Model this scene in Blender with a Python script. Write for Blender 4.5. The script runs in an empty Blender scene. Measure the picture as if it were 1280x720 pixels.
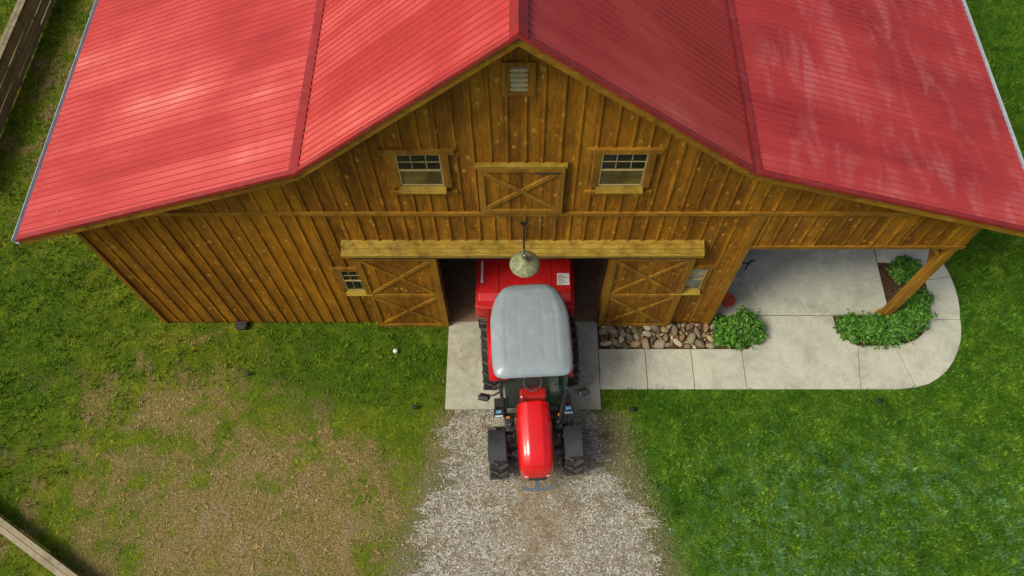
import bpy, math, random
import numpy as np
from mathutils import Vector, Matrix
random.seed(7); rng=np.random.default_rng(7)
sc=bpy.context.scene; COL=sc.collection
sc.view_settings.view_transform='Standard'; sc.view_settings.look='None'; sc.view_settings.exposure=0

# ---------------------------------------------------------------- materials
class G:
    def __init__(s,name,rough=.7,metal=0.,spec=.5):
        s.m=bpy.data.materials.new(name); s.m.use_nodes=True; s.nt=s.m.node_tree
        s.b=s.nt.nodes['Principled BSDF']; s.b.inputs['Roughness'].default_value=rough
        s.b.inputs['Metallic'].default_value=metal; s.b.inputs['Specular IOR Level'].default_value=spec
        s._o=None
    def n(s,t,ins={},**props):
        nd=s.nt.nodes.new(t)
        for k,v in props.items(): setattr(nd,k,v)
        for k,v in ins.items():
            if isinstance(v,bpy.types.NodeSocket): s.nt.links.new(v,nd.inputs[k])
            else:
                if isinstance(v,tuple) and len(v)==3 and nd.inputs[k].type=='RGBA': v=v+(1,)
                nd.inputs[k].default_value=v
        return nd
    def obj(s):
        if s._o is None: s._o=s.n('ShaderNodeTexCoord').outputs['Object']
        return s._o
    def sep(s,v): 
        o=s.n('ShaderNodeSeparateXYZ',{0:v}).outputs; return o[0],o[1],o[2]
    def comb(s,x,y,z): return s.n('ShaderNodeCombineXYZ',{0:x,1:y,2:z}).outputs[0]
    def map(s,v,scale=(1,1,1),loc=(0,0,0)): return s.n('ShaderNodeMapping',{'Vector':v,'Scale':scale,'Location':loc}).outputs[0]
    def noise(s,v,scale,detail=4,rough=.55,dist=0): return s.n('ShaderNodeTexNoise',{'Vector':v,'Scale':scale,'Detail':detail,'Roughness':rough,'Distortion':dist}).outputs[0]
    def vor(s,v,scale,feat='F1',out='Distance'): return s.n('ShaderNodeTexVoronoi',{'Vector':v,'Scale':scale},feature=feat).outputs[out]
    def white(s,v,dim='3D'):
        if dim=='1D': return s.n('ShaderNodeTexWhiteNoise',{'W':v},noise_dimensions='1D').outputs[0]
        return s.n('ShaderNodeTexWhiteNoise',{'Vector':v}).outputs[0]
    def cell(s,k,z=0): return s.white(s.n('ShaderNodeVectorMath',{0:s.map(s.obj(),(k,k,k*z))},operation='FLOOR').outputs[0])
    def ma(s,op,a,b=0.,c=0.,clamp=False):
        return s.n('ShaderNodeMath',{0:a,1:b,2:c},operation=op,use_clamp=clamp).outputs[0]
    def ss(s,v,a,b,lo=0.,hi=1.):
        return s.n('ShaderNodeMapRange',{0:v,1:a,2:b,3:lo,4:hi},interpolation_type='SMOOTHSTEP').outputs[0]
    def mix(s,f,a,b,blend='MIX'):
        return s.n('ShaderNodeMix',{0:f,6:a,7:b},data_type='RGBA',blend_type=blend).outputs[2]
    def ramp(s,f,stops):
        nd=s.n('ShaderNodeValToRGB',{0:f}); cr=nd.color_ramp
        while len(cr.elements)<len(stops): cr.elements.new(.5)
        for e,(p,c) in zip(cr.elements,stops): e.position=p; e.color=tuple(c)+(1,)
        return nd.outputs[0]
    def val(s,c,f):
        return s.n('ShaderNodeVectorMath',{0:c,3:f},operation='SCALE').outputs[0]
    def color(s,c):
        if isinstance(c,bpy.types.NodeSocket): s.nt.links.new(c,s.b.inputs['Base Color'])
        else: s.b.inputs['Base Color'].default_value=tuple(c)+(1,)
    def rough(s,c): s.nt.links.new(c,s.b.inputs['Roughness'])
    def bump(s,h,st=.5,d=.02):
        o=s.n('ShaderNodeBump',{'Height':h,'Strength':st,'Distance':d}).outputs[0]; s.nt.links.new(o,s.b.inputs['Normal'])

def wood(name,dark,mid,light,vert=True,board=.305,knots=True,dirt=.35,rough=.7):
    g=G(name,rough,spec=.3); o=g.obj(); x,y,z=g.sep(o)
    h=g.ma('ADD',x,y)
    if not vert: h=z
    idx=g.ma('FLOOR',g.ma('DIVIDE',g.ma('ADD',h,100.03),board))
    r=g.white(idx,'1D')
    sh=g.comb(g.ma('MULTIPLY',r,13.),g.ma('MULTIPLY',r,31.),g.ma('MULTIPLY',r,57.))
    v=g.n('ShaderNodeVectorMath',{0:o,1:sh},operation='ADD').outputs[0]
    sv=(16,16,1.4) if vert else (1.4,1.4,16)
    grain=g.noise(g.map(v,sv),2.2,7,.7,.9)
    big=g.noise(v,1.1,5,.65,.4)
    f=g.ma('ADD',g.ma('MULTIPLY',grain,.95),g.ma('MULTIPLY',r,.20)); f=g.ma('ADD',f,g.ma('MULTIPLY',big,.55)); f=g.ma('SUBTRACT',f,.35)
    c=g.ramp(f,[(.22,dark),(.5,mid),(.78,light)])
    if knots:
        kv=g.map(v,(5.5,5.5,3.3) if vert else (3.3,3.3,5.5))
        k=g.vor(kv,1.); ks=g.ss(k,.25,.13)
        sel=g.ma('MULTIPLY',ks,g.ss(g.noise(v,3.3,1),.42,.54))
        c=g.mix(g.ma('MULTIPLY',sel,.8),c,(.56,.32,.045))
        k2=g.ss(k,.08,.04); c=g.mix(g.ma('MULTIPLY',k2,.7),c,(.10,.04,.006))
    st=g.noise(g.map(o,(2.5,2.5,.35)),1.6,5,.6)
    c=g.mix(g.ss(st,.48,.72,0,dirt),c,tuple(q*.5 for q in dark))
    g.color(c); g.bump(grain,.35,.01)
    return g.m

def paint(name,col,rough=.4,metal=0.,var=.25,dust=None,dustamt=.3,scale=3,coat=0):
    g=G(name,rough,metal); o=g.obj(); n=g.noise(o,scale,5,.6)
    c=g.mix(g.ss(n,.3,.7),tuple(q*(1-var) for q in col),col)
    if dust: c=g.mix(g.ss(g.noise(o,scale*2.3,6,.7),.45,.8,0,dustamt),c,dust)
    g.color(c); g.rough(g.ss(n,.3,.7,rough*1.25,rough*.85)); g.bump(g.noise(o,scale*14,3),.06,.003)
    g.b.inputs['Coat Weight'].default_value=coat
    return g.m

M_wall=wood('barn_boards',(.090,.031,.0012),(.26,.104,.003),(.47,.215,.008),dirt=.45)
M_batten=wood('barn_battens',(.115,.043,.0016),(.30,.124,.004),(.49,.235,.011),board=.305,dirt=.35)
M_trim=wood('barn_trim',(.12,.052,.003),(.26,.125,.007),(.41,.225,.020),vert=False,board=.4,knots=False,dirt=.5)
M_trimv=wood('barn_trim_upright',(.12,.050,.003),(.26,.12,.007),(.41,.22,.020),knots=False,dirt=.5)
M_door=wood('door_brace_wood',(.14,.062,.004),(.29,.145,.009),(.44,.245,.024),knots=False,dirt=.45)
M_head=wood('weathered_header',(.13,.078,.008),(.29,.185,.018),(.44,.31,.05),vert=False,board=.5,knots=False,dirt=.7)
M_sill=wood('yellow_sill',(.16,.10,.010),(.32,.215,.018),(.44,.31,.04),vert=False,knots=False,dirt=.4)
M_fence=wood('fence_wood',(.12,.10,.055),(.25,.21,.125),(.36,.31,.21),vert=False,board=.16,knots=False,dirt=.4)

RP=.152
def roof_mat():
    g=G('red_metal_roof',.40,0.,.5); o=g.obj(); x,y,z=g.sep(o)
    pan=g.white(g.ma('FLOOR',g.ma('DIVIDE',g.ma('ADD',y,.45+RP*102),RP*6)),'1D')
    big=g.noise(g.map(o,(.30,.30,.30)),1.,5,.55,.3)
    side=g.ss(x,1.,-3.)  # left slopes coloured lighter, standing in for the sky glare there
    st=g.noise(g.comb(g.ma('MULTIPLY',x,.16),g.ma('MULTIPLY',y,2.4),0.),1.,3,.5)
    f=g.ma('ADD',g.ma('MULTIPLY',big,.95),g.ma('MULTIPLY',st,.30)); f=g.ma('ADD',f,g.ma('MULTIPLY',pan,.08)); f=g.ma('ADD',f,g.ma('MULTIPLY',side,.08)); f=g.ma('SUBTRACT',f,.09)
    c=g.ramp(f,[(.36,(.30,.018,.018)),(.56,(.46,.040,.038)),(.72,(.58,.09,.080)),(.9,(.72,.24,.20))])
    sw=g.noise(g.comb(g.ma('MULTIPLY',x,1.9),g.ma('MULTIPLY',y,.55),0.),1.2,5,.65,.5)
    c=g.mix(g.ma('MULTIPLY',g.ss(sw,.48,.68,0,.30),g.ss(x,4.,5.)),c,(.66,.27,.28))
    fine=g.noise(o,6.,6,.7); c=g.mix(g.ss(fine,.55,.75,0,.22),c,(.22,.02,.018))
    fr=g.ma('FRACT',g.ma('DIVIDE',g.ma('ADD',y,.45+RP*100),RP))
    rib_edge=g.ss(fr,.30,.20,0.,.42); on=g.ss(fr,.20,.16)  # colour goes darker along one edge of each rib
    c=g.mix(rib_edge,c,(.14,.010,.010)); c=g.mix(g.ma('MULTIPLY',on,.4),c,(.60,.10,.09))
    g.color(c); g.rough(g.ss(st,.3,.7,.32,.48)); g.bump(g.noise(g.comb(g.ma('MULTIPLY',x,.8),g.ma('MULTIPLY',y,2.),0.),1.5,3),.12,.03)
    return g.m
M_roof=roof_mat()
M_flash=paint('red_flashing',(.31,.020,.020),.42,var=.3,dust=(.46,.10,.10),dustamt=.4,scale=2)
M_gut=paint('gutter_paint',(.50,.55,.62),.4,var=.2,dust=(.3,.3,.28),scale=3)
M_dark=paint('dark_interior',(.03,.025,.02),.9,var=.4)
M_cream=paint('vent_cream',(.40,.36,.20),.6,var=.2,dust=(.2,.15,.06))
M_sash=paint('sash_paint',(.40,.31,.13),.5,var=.25,dust=(.2,.13,.05))
def glass(name,tint,rough=.08,alpha=1.,spec=.8):
    g=G(name,rough,0.,spec); n=g.noise(g.obj(),1.6,3)
    g.color(g.mix(g.ss(n,.35,.65),tint,tuple(q*.4 for q in tint))); g.b.inputs['Alpha'].default_value=alpha
    return g.m
M_pane=glass('window_glass',(.015,.02,.014),spec=.3)
M_low=glass('window_glass_tan',(.16,.125,.035),.12,spec=.3)
M_blind=glass('window_glass_blind',(.20,.20,.15),.15,spec=.4)
def concrete(name,base,stain,amt=.6):
    g=G(name,.85,spec=.3); o=g.obj()
    n=g.noise(o,1.3,7,.65,.4); n2=g.noise(o,30,4,.7)
    c=g.ramp(n,[(.3,tuple(q*.72 for q in base)),(.5,base),(.72,tuple(min(1,q*1.18) for q in base))])
    c=g.mix(g.ss(g.noise(o,2.4,6,.7,1.),.48,.72,0,amt),c,stain)
    c=g.mix(g.ss(g.noise(g.map(o,(3,1,1)),.9,6,.75,2.),.56,.70,0,amt*.7),c,tuple(q*.6 for q in stain))
    c=g.mix(g.ss(n2,.35,.7,.22,0),c,(.12,.11,.09)); 
    g.color(c); g.bump(n2,.3,.006); return g.m
M_conc=concrete('path_concrete',(.51,.52,.42),(.37,.37,.27),.6)
M_pad=concrete('pad_concrete',(.43,.43,.34),(.26,.23,.14),.7)
M_porch=concrete('porch_concrete',(.44,.46,.37),(.64,.62,.50),.85)
M_floor=concrete('barn_floor',(.24,.15,.08),(.11,.07,.03),.7)

def grass_nodes(g,k=1.,blade=False):
    o=g.obj(); x,y,z=g.sep(o); o2=g.comb(x,y,0.)
    n1=g.noise(o2,.45,5,.6,.3); n2=g.noise(o2,2.4,6,.72,.5); n3=g.noise(o2,11,5,.75); n4=g.noise(o2,1.0,6,.7,.6); n5=g.noise(o2,34,3,.7)
    gm=g.ma('ADD',g.ma('MULTIPLY',n2,.45),g.ma('MULTIPLY',n3,.3)); gm=g.ma('ADD',gm,g.ma('MULTIPLY',n4,.25))
    green=g.ramp(gm,[(.37,(.024,.060,.002)),(.5,(.085,.150,.006)),(.62,(.21,.255,.018))])
    lush=g.ramp(gm,[(.37,(.012,.055,.002)),(.5,(.050,.138,.006)),(.62,(.14,.25,.016))])
    side=g.ss(g.ma('ADD',x,g.ma('MULTIPLY',g.ma('SUBTRACT',n1,.5),3.)),.5,3.2)
    c=g.mix(side,green,lush)
    def ell(cx,cy,rx,ry):
        a=g.ma('DIVIDE',g.ma('SUBTRACT',x,cx),rx); b=g.ma('DIVIDE',g.ma('SUBTRACT',y,cy),ry)
        return g.ma('SQRT',g.ma('ADD',g.ma('MULTIPLY',a,a),g.ma('MULTIPLY',b,b)))
    yel=g.ss(g.noise(o2,1.3,6,.75),.45,.68,0,.55); yel=g.ma('MULTIPLY',yel,g.ma('SUBTRACT',1.,g.ma('MULTIPLY',side,.85))); c=g.mix(yel,c,(.27,.25,.025))
    e=g.ma('MINIMUM',ell(-6.4,-5.2,4.7,3.3),ell(-8.6,-2.2,2.4,1.1)); e=g.ma('MINIMUM',e,ell(-12.6,8.2,2.0,4.5))
    wob=g.ma('ADD',g.ma('MULTIPLY',g.ma('SUBTRACT',n4,.5),5.),g.ma('MULTIPLY',g.ma('SUBTRACT',n2,.5),2.6)); wob=g.ma('ADD',wob,g.ma('MULTIPLY',g.ma('SUBTRACT',n3,.5),1.6))
    m=g.ss(g.ma('ADD',e,wob),1.15,.30,0,.92)
    sm=g.ma('ADD',g.ma('MULTIPLY',n3,.6),g.ma('MULTIPLY',n5,.4))
    straw=g.ramp(sm,[(.34,(.115,.085,.022)),(.5,(.26,.195,.070)),(.64,(.46,.37,.18))])
    c=g.mix(m,c,straw)
    dirtm=g.ma('MULTIPLY',g.ss(ell(-5.8,-5.2,3.6,2.0),1.3,.2),g.ss(g.noise(o2,1.7,6,.75,.5),.47,.60,0,.8))
    c=g.mix(dirtm,c,g.ramp(n5,[(.35,(.22,.155,.075)),(.65,(.42,.32,.19))]))
    gs=g.ma('MULTIPLY',g.ss(ell(-3.8,-1.2,3.2,1.5),1.3,.4),.8); gs=g.ma('MAXIMUM',gs,g.ma('MULTIPLY',g.ss(ell(-13.5,-1.,3.2,4.),1.2,.5),.6))
    c=g.mix(gs,c,g.ramp(gm,[(.38,(.020,.070,.002)),(.5,(.055,.130,.005)),(.62,(.13,.21,.012))]))
    ad=g.ma('ABSOLUTE',g.ma('SUBTRACT',x,.3)); lim=g.ma('ADD',1.55,g.ma('MULTIPLY',g.ma('ADD',y,2.3),-.30))
    mg=g.ss(g.ma('ADD',g.ma('SUBTRACT',ad,lim),g.ma('MULTIPLY',g.ma('SUBTRACT',n3,.5),2.6)),.85,.3,0,.8); mg=g.ma('MULTIPLY',mg,g.ss(y,-2.2,-2.6))
    c=g.mix(mg,c,(.23,.20,.11))
    ck=g.ma('MULTIPLY',g.ss(n1,.36,.56),g.ss(ell(8.,-5.4,5.5,2.8),1.3,.2))
    ck=g.ma('MULTIPLY',ck,g.ss(g.noise(o2,3.2,5,.75),.46,.60)); c=g.mix(g.ma('MULTIPLY',ck,.65),c,g.ramp(n3,[(.35,(.05,.17,.06)),(.65,(.17,.34,.16))]))
    w=g.cell(19.); c=g.n('ShaderNodeMix',{0:1.,6:c,7:g.ramp(w,[(0,(.6,.6,.6)),(1,(1.3,1.3,1.3))])},data_type='RGBA',blend_type='MULTIPLY').outputs[2] if blade else g.mix(g.ss(n5,.6,.35,0,.6),c,(.022,.026,.004))
    if k!=1.: c=g.val(c,k)
    return c,n3,m
g=G('lawn',.95,spec=.1); c,n3,m=grass_nodes(g,.98); g.color(c); g.bump(n3,.9,.06); M_lawn=g.m
g=G('grass_blade',.7,spec=.2); c,n3,m=grass_nodes(g,1.35,True); g.color(c); M_blade=g.m
g=G('gravel',.95,spec=.2); o=g.obj(); x,y,z=g.sep(o)
v=g.vor(o,38,out='Color'); vd=g.vor(o,38); gr=g.ma('FRACT',g.n('ShaderNodeSeparateColor',{0:v}).outputs[0])
c=g.ramp(gr,[(0,(.12,.11,.08)),(.4,(.27,.255,.20)),(.75,(.42,.40,.335)),(1,(.64,.62,.54))])
n=g.noise(o,1.3,7,.72,.6); cx=g.ma('ABSOLUTE',g.ma('ADD',x,-.35))
mid=g.ss(g.ma('ADD',cx,g.ma('MULTIPLY',n,4.2)),3.3,2.0,0,.85); mid=g.ma('MULTIPLY',mid,g.ss(y,-6.4,-4.6,.25,1.))
c=g.mix(mid,c,g.ramp(g.noise(o,18,6,.75),[(.34,(.13,.088,.04)),(.5,(.25,.18,.10)),(.66,(.43,.36,.25))]))
c=g.mix(g.ss(g.noise(o,2.3,6,.75),.50,.62,0,.7),c,(.17,.12,.065))
c=g.mix(g.ss(g.noise(o,3.7,6,.75),.60,.70,0,.6),c,(.09,.13,.02)); g.color(c); g.bump(vd,.9,.02); M_gravel=g.m
g=G('pebble',.9,spec=.2); v=g.cell(18.)
g.color(g.ramp(v,[(0,(.14,.125,.09)),(.45,(.29,.275,.22)),(.8,(.46,.445,.38)),(1,(.72,.70,.63))])); M_peb=g.m
g=G('soil',.95,spec=.1); g.color(g.ramp(g.noise(g.obj(),9,6,.7),[(.3,(.03,.018,.010)),(.7,(.12,.07,.035))])); g.bump(g.noise(g.obj(),20,5),.8,.03); M_soil=g.m
g=G('river_stone',.75,spec=.3); rn=g.n('ShaderNodeObjectInfo').outputs['Random']
c=g.ramp(rn,[(0,(.16,.10,.04)),(.15,(.42,.33,.17)),(.3,(.15,.13,.08)),(.45,(.52,.47,.32)),(.6,(.27,.15,.055)),(.75,(.34,.31,.22)),(.9,(.09,.075,.05)),(1,(.45,.37,.2))])
c=g.mix(g.ss(g.noise(g.obj(),2.2,6,.7),.4,.7,0,.6),c,(.12,.08,.04)); g.color(c); g.bump(g.noise(g.obj(),3,4),.3,.05); M_stone=g.m
g=G('leaf',.55,spec=.35); v=g.noise(g.obj(),7,3,.6); w=g.cell(22.,1)
g.color(g.ramp(g.ma('ADD',g.ma('MULTIPLY',v,.55),g.ma('MULTIPLY',w,.45)),[(.2,(.014,.06,.005)),(.5,(.05,.17,.012)),(.8,(.15,.32,.035))])); M_leaf=g.m
M_red=paint('tractor_red',(.66,.006,.008),.22,var=.12,coat=.6,scale=2)
M_impred=paint('implement_red',(.62,.012,.014),.38,var=.3,dust=(.4,.1,.08),dustamt=.25)
M_grey=paint('cab_roof_grey',(.265,.325,.36),.38,var=.14,dust=(.42,.46,.47),dustamt=.45,scale=2,coat=.2)
M_black=paint('black_plastic',(.022,.024,.027),.45,var=.4,dust=(.10,.095,.085),dustamt=.3,scale=5)
M_frame=paint('cab_frame_black',(.035,.037,.04),.4,var=.3,dust=(.13,.125,.12),dustamt=.35,scale=5)
M_fend=paint('dark_fender',(.035,.04,.047),.35,var=.3,dust=(.14,.135,.13),dustamt=.35,scale=4)
M_rub=paint('tyre_rubber',(.020,.020,.021),.8,var=.3,dust=(.08,.07,.055),dustamt=.4,scale=5)
M_lug=paint('tyre_lug_rubber',(.055,.052,.048),.85,var=.3,dust=(.20,.17,.13),dustamt=.7,scale=6)
M_steel=paint('grey_steel',(.22,.23,.24),.4,.7,var=.3,dust=(.15,.12,.09),scale=5)
M_bar=paint('bumper_bar_grey',(.12,.16,.20),.35,.2,var=.2)
M_rim=paint('rim_paint',(.45,.45,.44),.45,var=.2,dust=(.2,.16,.1))
M_white=paint('decal_white',(.75,.75,.73),.5,var=.1)
M_blue=paint('lamp_lens_blue',(.12,.35,.62),.15,var=.3); M_amb=paint('lamp_amber',(.7,.22,.02),.2)
M_lens=paint('lamp_lens',(.7,.75,.78),.1,var=.2)
M_cab=glass('cab_glass',(.02,.08,.045),.04,.26)
M_verd=paint('weathered_shade',(.24,.28,.13),.6,var=.5,dust=(.52,.54,.38),dustamt=.8,scale=9)
M_terra=paint('terracotta',(.62,.09,.035),.8,var=.2,dust=(.5,.25,.15))
M_seat=paint('seat_fabric',(.13,.13,.135),.8,var=.3)

# ---------------------------------------------------------------- mesh builder
class MB:
    def __init__(s): s.v=[]; s.f=[]; s.mi=[]; s.cur=0
    def add(s,vs,fs):
        b=len(s.v); s.v+= [tuple(p) for p in vs]; s.f+=[tuple(i+b for i in f) for f in fs]; s.mi+=[s.cur]*len(fs); return s
    def box(s,x0,x1,y0,y1,z0,z1):
        return s.add([(x0,y0,z0),(x1,y0,z0),(x1,y1,z0),(x0,y1,z0),(x0,y0,z1),(x1,y0,z1),(x1,y1,z1),(x0,y1,z1)],
          [(0,3,2,1),(4,5,6,7),(0,1,5,4),(1,2,6,5),(2,3,7,6),(3,0,4,7)])
    def beam(s,a,b,w,h,side=(0,1,0)):
        a=Vector(a);b=Vector(b);d=(b-a).normalized(); sd=Vector(side); sd=(sd-d*sd.dot(d)).normalized(); u=d.cross(sd)
        vs=[]
        for p in (a,b):
            for i,j in ((-1,-1),(1,-1),(1,1),(-1,1)): vs.append(p+sd*w*.5*i+u*h*.5*j)
        return s.add(vs,[(0,3,2,1),(4,5,6,7),(0,1,5,4),(1,2,6,5),(2,3,7,6),(3,0,4,7)])
    def prism(s,poly,z0,z1):
        n=len(poly); return s.add([(x,y,z0) for x,y in poly]+[(x,y,z1) for x,y in poly],
          [tuple(range(n-1,-1,-1)),tuple(range(n,2*n))]+[(i,(i+1)%n,n+(i+1)%n,n+i) for i in range(n)])
    def tube(s,pts,r,seg=10):
        pts=[Vector(p) for p in pts]; rs=r if isinstance(r,(list,tuple)) else [r]*len(pts); vs=[]
        for i,p in enumerate(pts):
            d=(pts[min(i+1,len(pts)-1)]-pts[max(i-1,0)]).normalized()
            a=Vector((1,0,0)) if abs(d.x)<.8 else Vector((0,1,0)); a=(a-d*a.dot(d)).normalized(); b=d.cross(a)
            for k in range(seg):
                t=2*math.pi*k/seg; vs.append(p+(a*math.cos(t)+b*math.sin(t))*rs[i])
        n=len(pts); fs=[(i*seg+k,i*seg+(k+1)%seg,(i+1)*seg+(k+1)%seg,(i+1)*seg+k) for i in range(n-1) for k in range(seg)]
        fs+=[tuple(range(seg-1,-1,-1)),tuple(range((n-1)*seg,n*seg))]
        return s.add(vs,fs)
    def lathe(s,prof,seg=32,axis='z',c=(0,0,0)):
        vs=[]
        for r,h in prof:
            for k in range(seg):
                t=2*math.pi*k/seg; a,b=r*math.cos(t),r*math.sin(t)
                p=(a,b,h) if axis=='z' else (h,a,b); vs.append((p[0]+c[0],p[1]+c[1],p[2]+c[2]))
        n=len(prof); return s.add(vs,[(i*seg+k,i*seg+(k+1)%seg,(i+1)*seg+(k+1)%seg,(i+1)*seg+k) for i in range(n-1) for k in range(seg)])
    def obj(s,name,mat,parent=None,loc=(0,0,0),bevel=0,smooth=False,rot=(0,0,0),seg=2):
        me=bpy.data.meshes.new(name); me.from_pydata(s.v,[],s.f); mats=mat if isinstance(mat,list) else [mat]
        for m in mats: me.materials.append(m)
        me.polygons.foreach_set('material_index',s.mi)
        import bmesh
        bm=bmesh.new(); bm.from_mesh(me); bmesh.ops.recalc_face_normals(bm,faces=bm.faces[:]); bm.to_mesh(me); bm.free()
        me.update(); ob=bpy.data.objects.new(name,me); COL.objects.link(ob); ob.location=loc; ob.rotation_euler=rot
        if parent: ob.parent=parent
        if bevel:
            b=ob.modifiers.new('bevel','BEVEL'); b.width=bevel; b.segments=seg; b.limit_method='ANGLE'; b.angle_limit=math.radians(35)
        if smooth=='auto':
            for p in me.polygons: p.use_smooth=True
            e=ob.modifiers.new('split','EDGE_SPLIT'); e.split_angle=math.radians(38)
        return ob
def empty(name,loc=(0,0,0),parent=None,rot=(0,0,0)):
    e=bpy.data.objects.new(name,None); COL.objects.link(e); e.location=loc; e.rotation_euler=rot; e.empty_display_size=.3
    if parent: e.parent=parent
    return e
def tag(o,label,cat,group=None):
    o['label']=label; o['category']=cat
    if group: o['group']=group
    return o
def mesh_np(name,V,F,mat,n=3):
    me=bpy.data.meshes.new(name); me.vertices.add(len(V)); me.vertices.foreach_set('co',V.astype(np.float32).ravel())
    me.loops.add(F.size); me.loops.foreach_set('vertex_index',F.astype(np.int32).ravel())
    me.polygons.add(len(F)); me.polygons.foreach_set('loop_start',np.arange(0,F.size,n,dtype=np.int32)); 
    me.update(calc_edges=True); me.validate(); me.materials.append(mat)
    ob=bpy.data.objects.new(name,me); COL.objects.link(ob); return ob

# ---------------------------------------------------------------- barn
barn=tag(empty('barn'),'large brown board-and-batten wooden barn with red metal roof','barn')
PK=(-.03,10.35); BL=(-3.88,7.17); BR=(4.03,7.19); EL=(-9.96,4.94); ER=(10.25,5.13)
def zr(x):
    pts=[EL,BL,PK,BR,ER]
    for a,b in zip(pts,pts[1:]):
        if a[0]<=x<=b[0]: return a[1]+(b[1]-a[1])*(x-a[0])/(b[0]-a[0])
    return 5.
LX,RX,PX=-9.1,4.85,9.4; DL,DR,DT=-1.83,1.96,3.45; PB=3.87; BY=14.
und=.06
w=MB()
xs=[LX,BL[0],DL,PK[0],DR,BR[0],RX,PX]
for a,b in zip(xs,xs[1:]):
    if a>=DL-.01 and b<=DR+.01: zb=DT
    elif a>=RX-.01: zb=PB
    else: zb=0
    w.add([(a,0,zb),(b,0,zb),(b,0,zr(b)-und),(a,0,zr(a)-und)],[(0,1,2,3)])
    w.add([(a,.15,zb),(b,.15,zb),(b,.15,zr(b)-und),(a,.15,zr(a)-und)],[(3,2,1,0)])
w.add([(DL,0,DT),(DR,0,DT),(DR,.15,DT),(DL,.15,DT)],[(0,1,2,3)])
w.add([(DL,0,0),(DL,.15,0),(DL,.15,DT),(DL,0,DT)],[(0,1,2,3)]); w.add([(DR,0,0),(DR,.15,0),(DR,.15,DT),(DR,0,DT)],[(3,2,1,0)])
w.add([(RX,0,PB),(PX,0,PB),(PX,.15,PB),(RX,.15,PB)],[(0,1,2,3)])
w.box(LX,LX+.12,.15,BY,0,zr(LX)-und); w.box(RX-.12,RX,.15,BY,0,zr(RX)-und); w.box(PX-.12,PX,.15,BY,PB,zr(PX)-und)
w.add([(x,BY,0) for x in (LX,RX)]+[(RX,BY,zr(RX)-und),(BR[0],BY,BR[1]-und),(PK[0],BY,PK[1]-und),(BL[0],BY,BL[1]-und),(LX,BY,zr(LX)-und)],[tuple(range(7))])
w.obj('wall',M_wall,barn)
bt=MB(); x=LX+.03; k=0
while x<PX:
    j=random.uniform(-.008,.008); wd=random.uniform(.040,.052); t=random.uniform(.020,.032)
    zb=0.02
    if x>RX-.02: zb=PB+.0
    elif DL-.03<x<DR+.03: zb=DT
    zt=zr(x)-und-.02
    bt.box(x+j-wd/2,x+j+wd/2,-t,0.0,zb,5.13); 
    bt.box(x-j-wd/2,x-j+wd/2,-t,0.0,5.29,zt)
    x+=.305
y=.3
while y<BY:
    bt.box(LX-.03,LX,y,y+.055,.02,zr(LX)-und-.1); bt.box(RX,RX+.03,y,y+.055,.1,6.5); bt.box(PX,PX+.03,y,y+.055,PB,zr(PX)-.2); y+=.305
bt.obj('batten',M_batten,barn,bevel=.004,seg=1)
MB().box(LX+.02,PX-.02,-.055,-.0,5.15,5.27).obj('belt_board',M_trim,barn,bevel=.01)
cp=MB(); cp.box(RX-.16,RX+.012,-.045,0,0.02,5.13); cp.obj('corner_board',M_trimv,barn,bevel=.006)
MB().box(LX-.035,LX+.06,-.045,0,0.02,5.13).obj('corner_board',M_trimv,barn,bevel=.006)
MB().box(RX+.02,PX,-.05,0,PB-.02,PB+.08).obj('porch_beam_trim',M_trim,barn,bevel=.006)
MB().box(DL-.1,DR+.1,-.04,0,DT-.02,DT+.2).obj('door_lintel',M_trim,barn,bevel=.006)
YF=-.45
rf=MB()
prof=[]; y=YF
while y<BY+.4:
    prof+=[(y,0),(y+.007,.022),(y+.022,.022),(y+.029,0)]; y+=RP
prof.append((y,0))
def sheet(a,b):
    d=Vector((b[0]-a[0],0,b[1]-a[1])).normalized(); n=Vector((-d.z,0,d.x)); 
    if n.z<0: n=-n
    vs=[]; S=5
    for (yy,h) in prof:
        for i in range(S+1):
            t=i/S; p=Vector((a[0]+(b[0]-a[0])*t,yy,a[1]+(b[1]-a[1])*t))+n*h; vs.append(p)
    q=S+1
    rf.add(vs,[(i*q+k,(i+1)*q+k,(i+1)*q+k+1,i*q+k+1) for i in range(len(prof)-1) for k in range(S)])
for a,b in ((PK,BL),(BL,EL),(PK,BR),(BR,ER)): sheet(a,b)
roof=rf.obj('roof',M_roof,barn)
def strip(name,c,l,r,wl,wr,mat,off=.034):
    m=MB(); c=Vector((c[0],0,c[1])); dl=(Vector((l[0],0,l[1]))-c).normalized()*wl; dr=(Vector((r[0],0,r[1]))-c).normalized()*wr
    up=Vector((0,0,off)); pts=[c+dl+up*.95,c+up,c+dr+up*.95]
    vs=[];
    for yy in (YF-.02,BY+.4):
        for p in pts: vs.append((p.x,yy,p.z))
        for p in pts: vs.append((p.x,yy,p.z-.03))
    m.add(vs,[(0,6,7,1),(1,7,8,2),(0,1,4,3),(1,2,5,4),(0,3,9,6),(2,8,11,5)]); return m.obj(name,mat,roof)
strip('ridge_cap',PK,BL,BR,.17,.17,M_flash,.05)
strip('valley_flashing',BL,PK,EL,.09,.13,M_flash); strip('valley_flashing',BR,PK,ER,.09,.13,M_flash)
fa=MB(); rt=MB()
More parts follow.
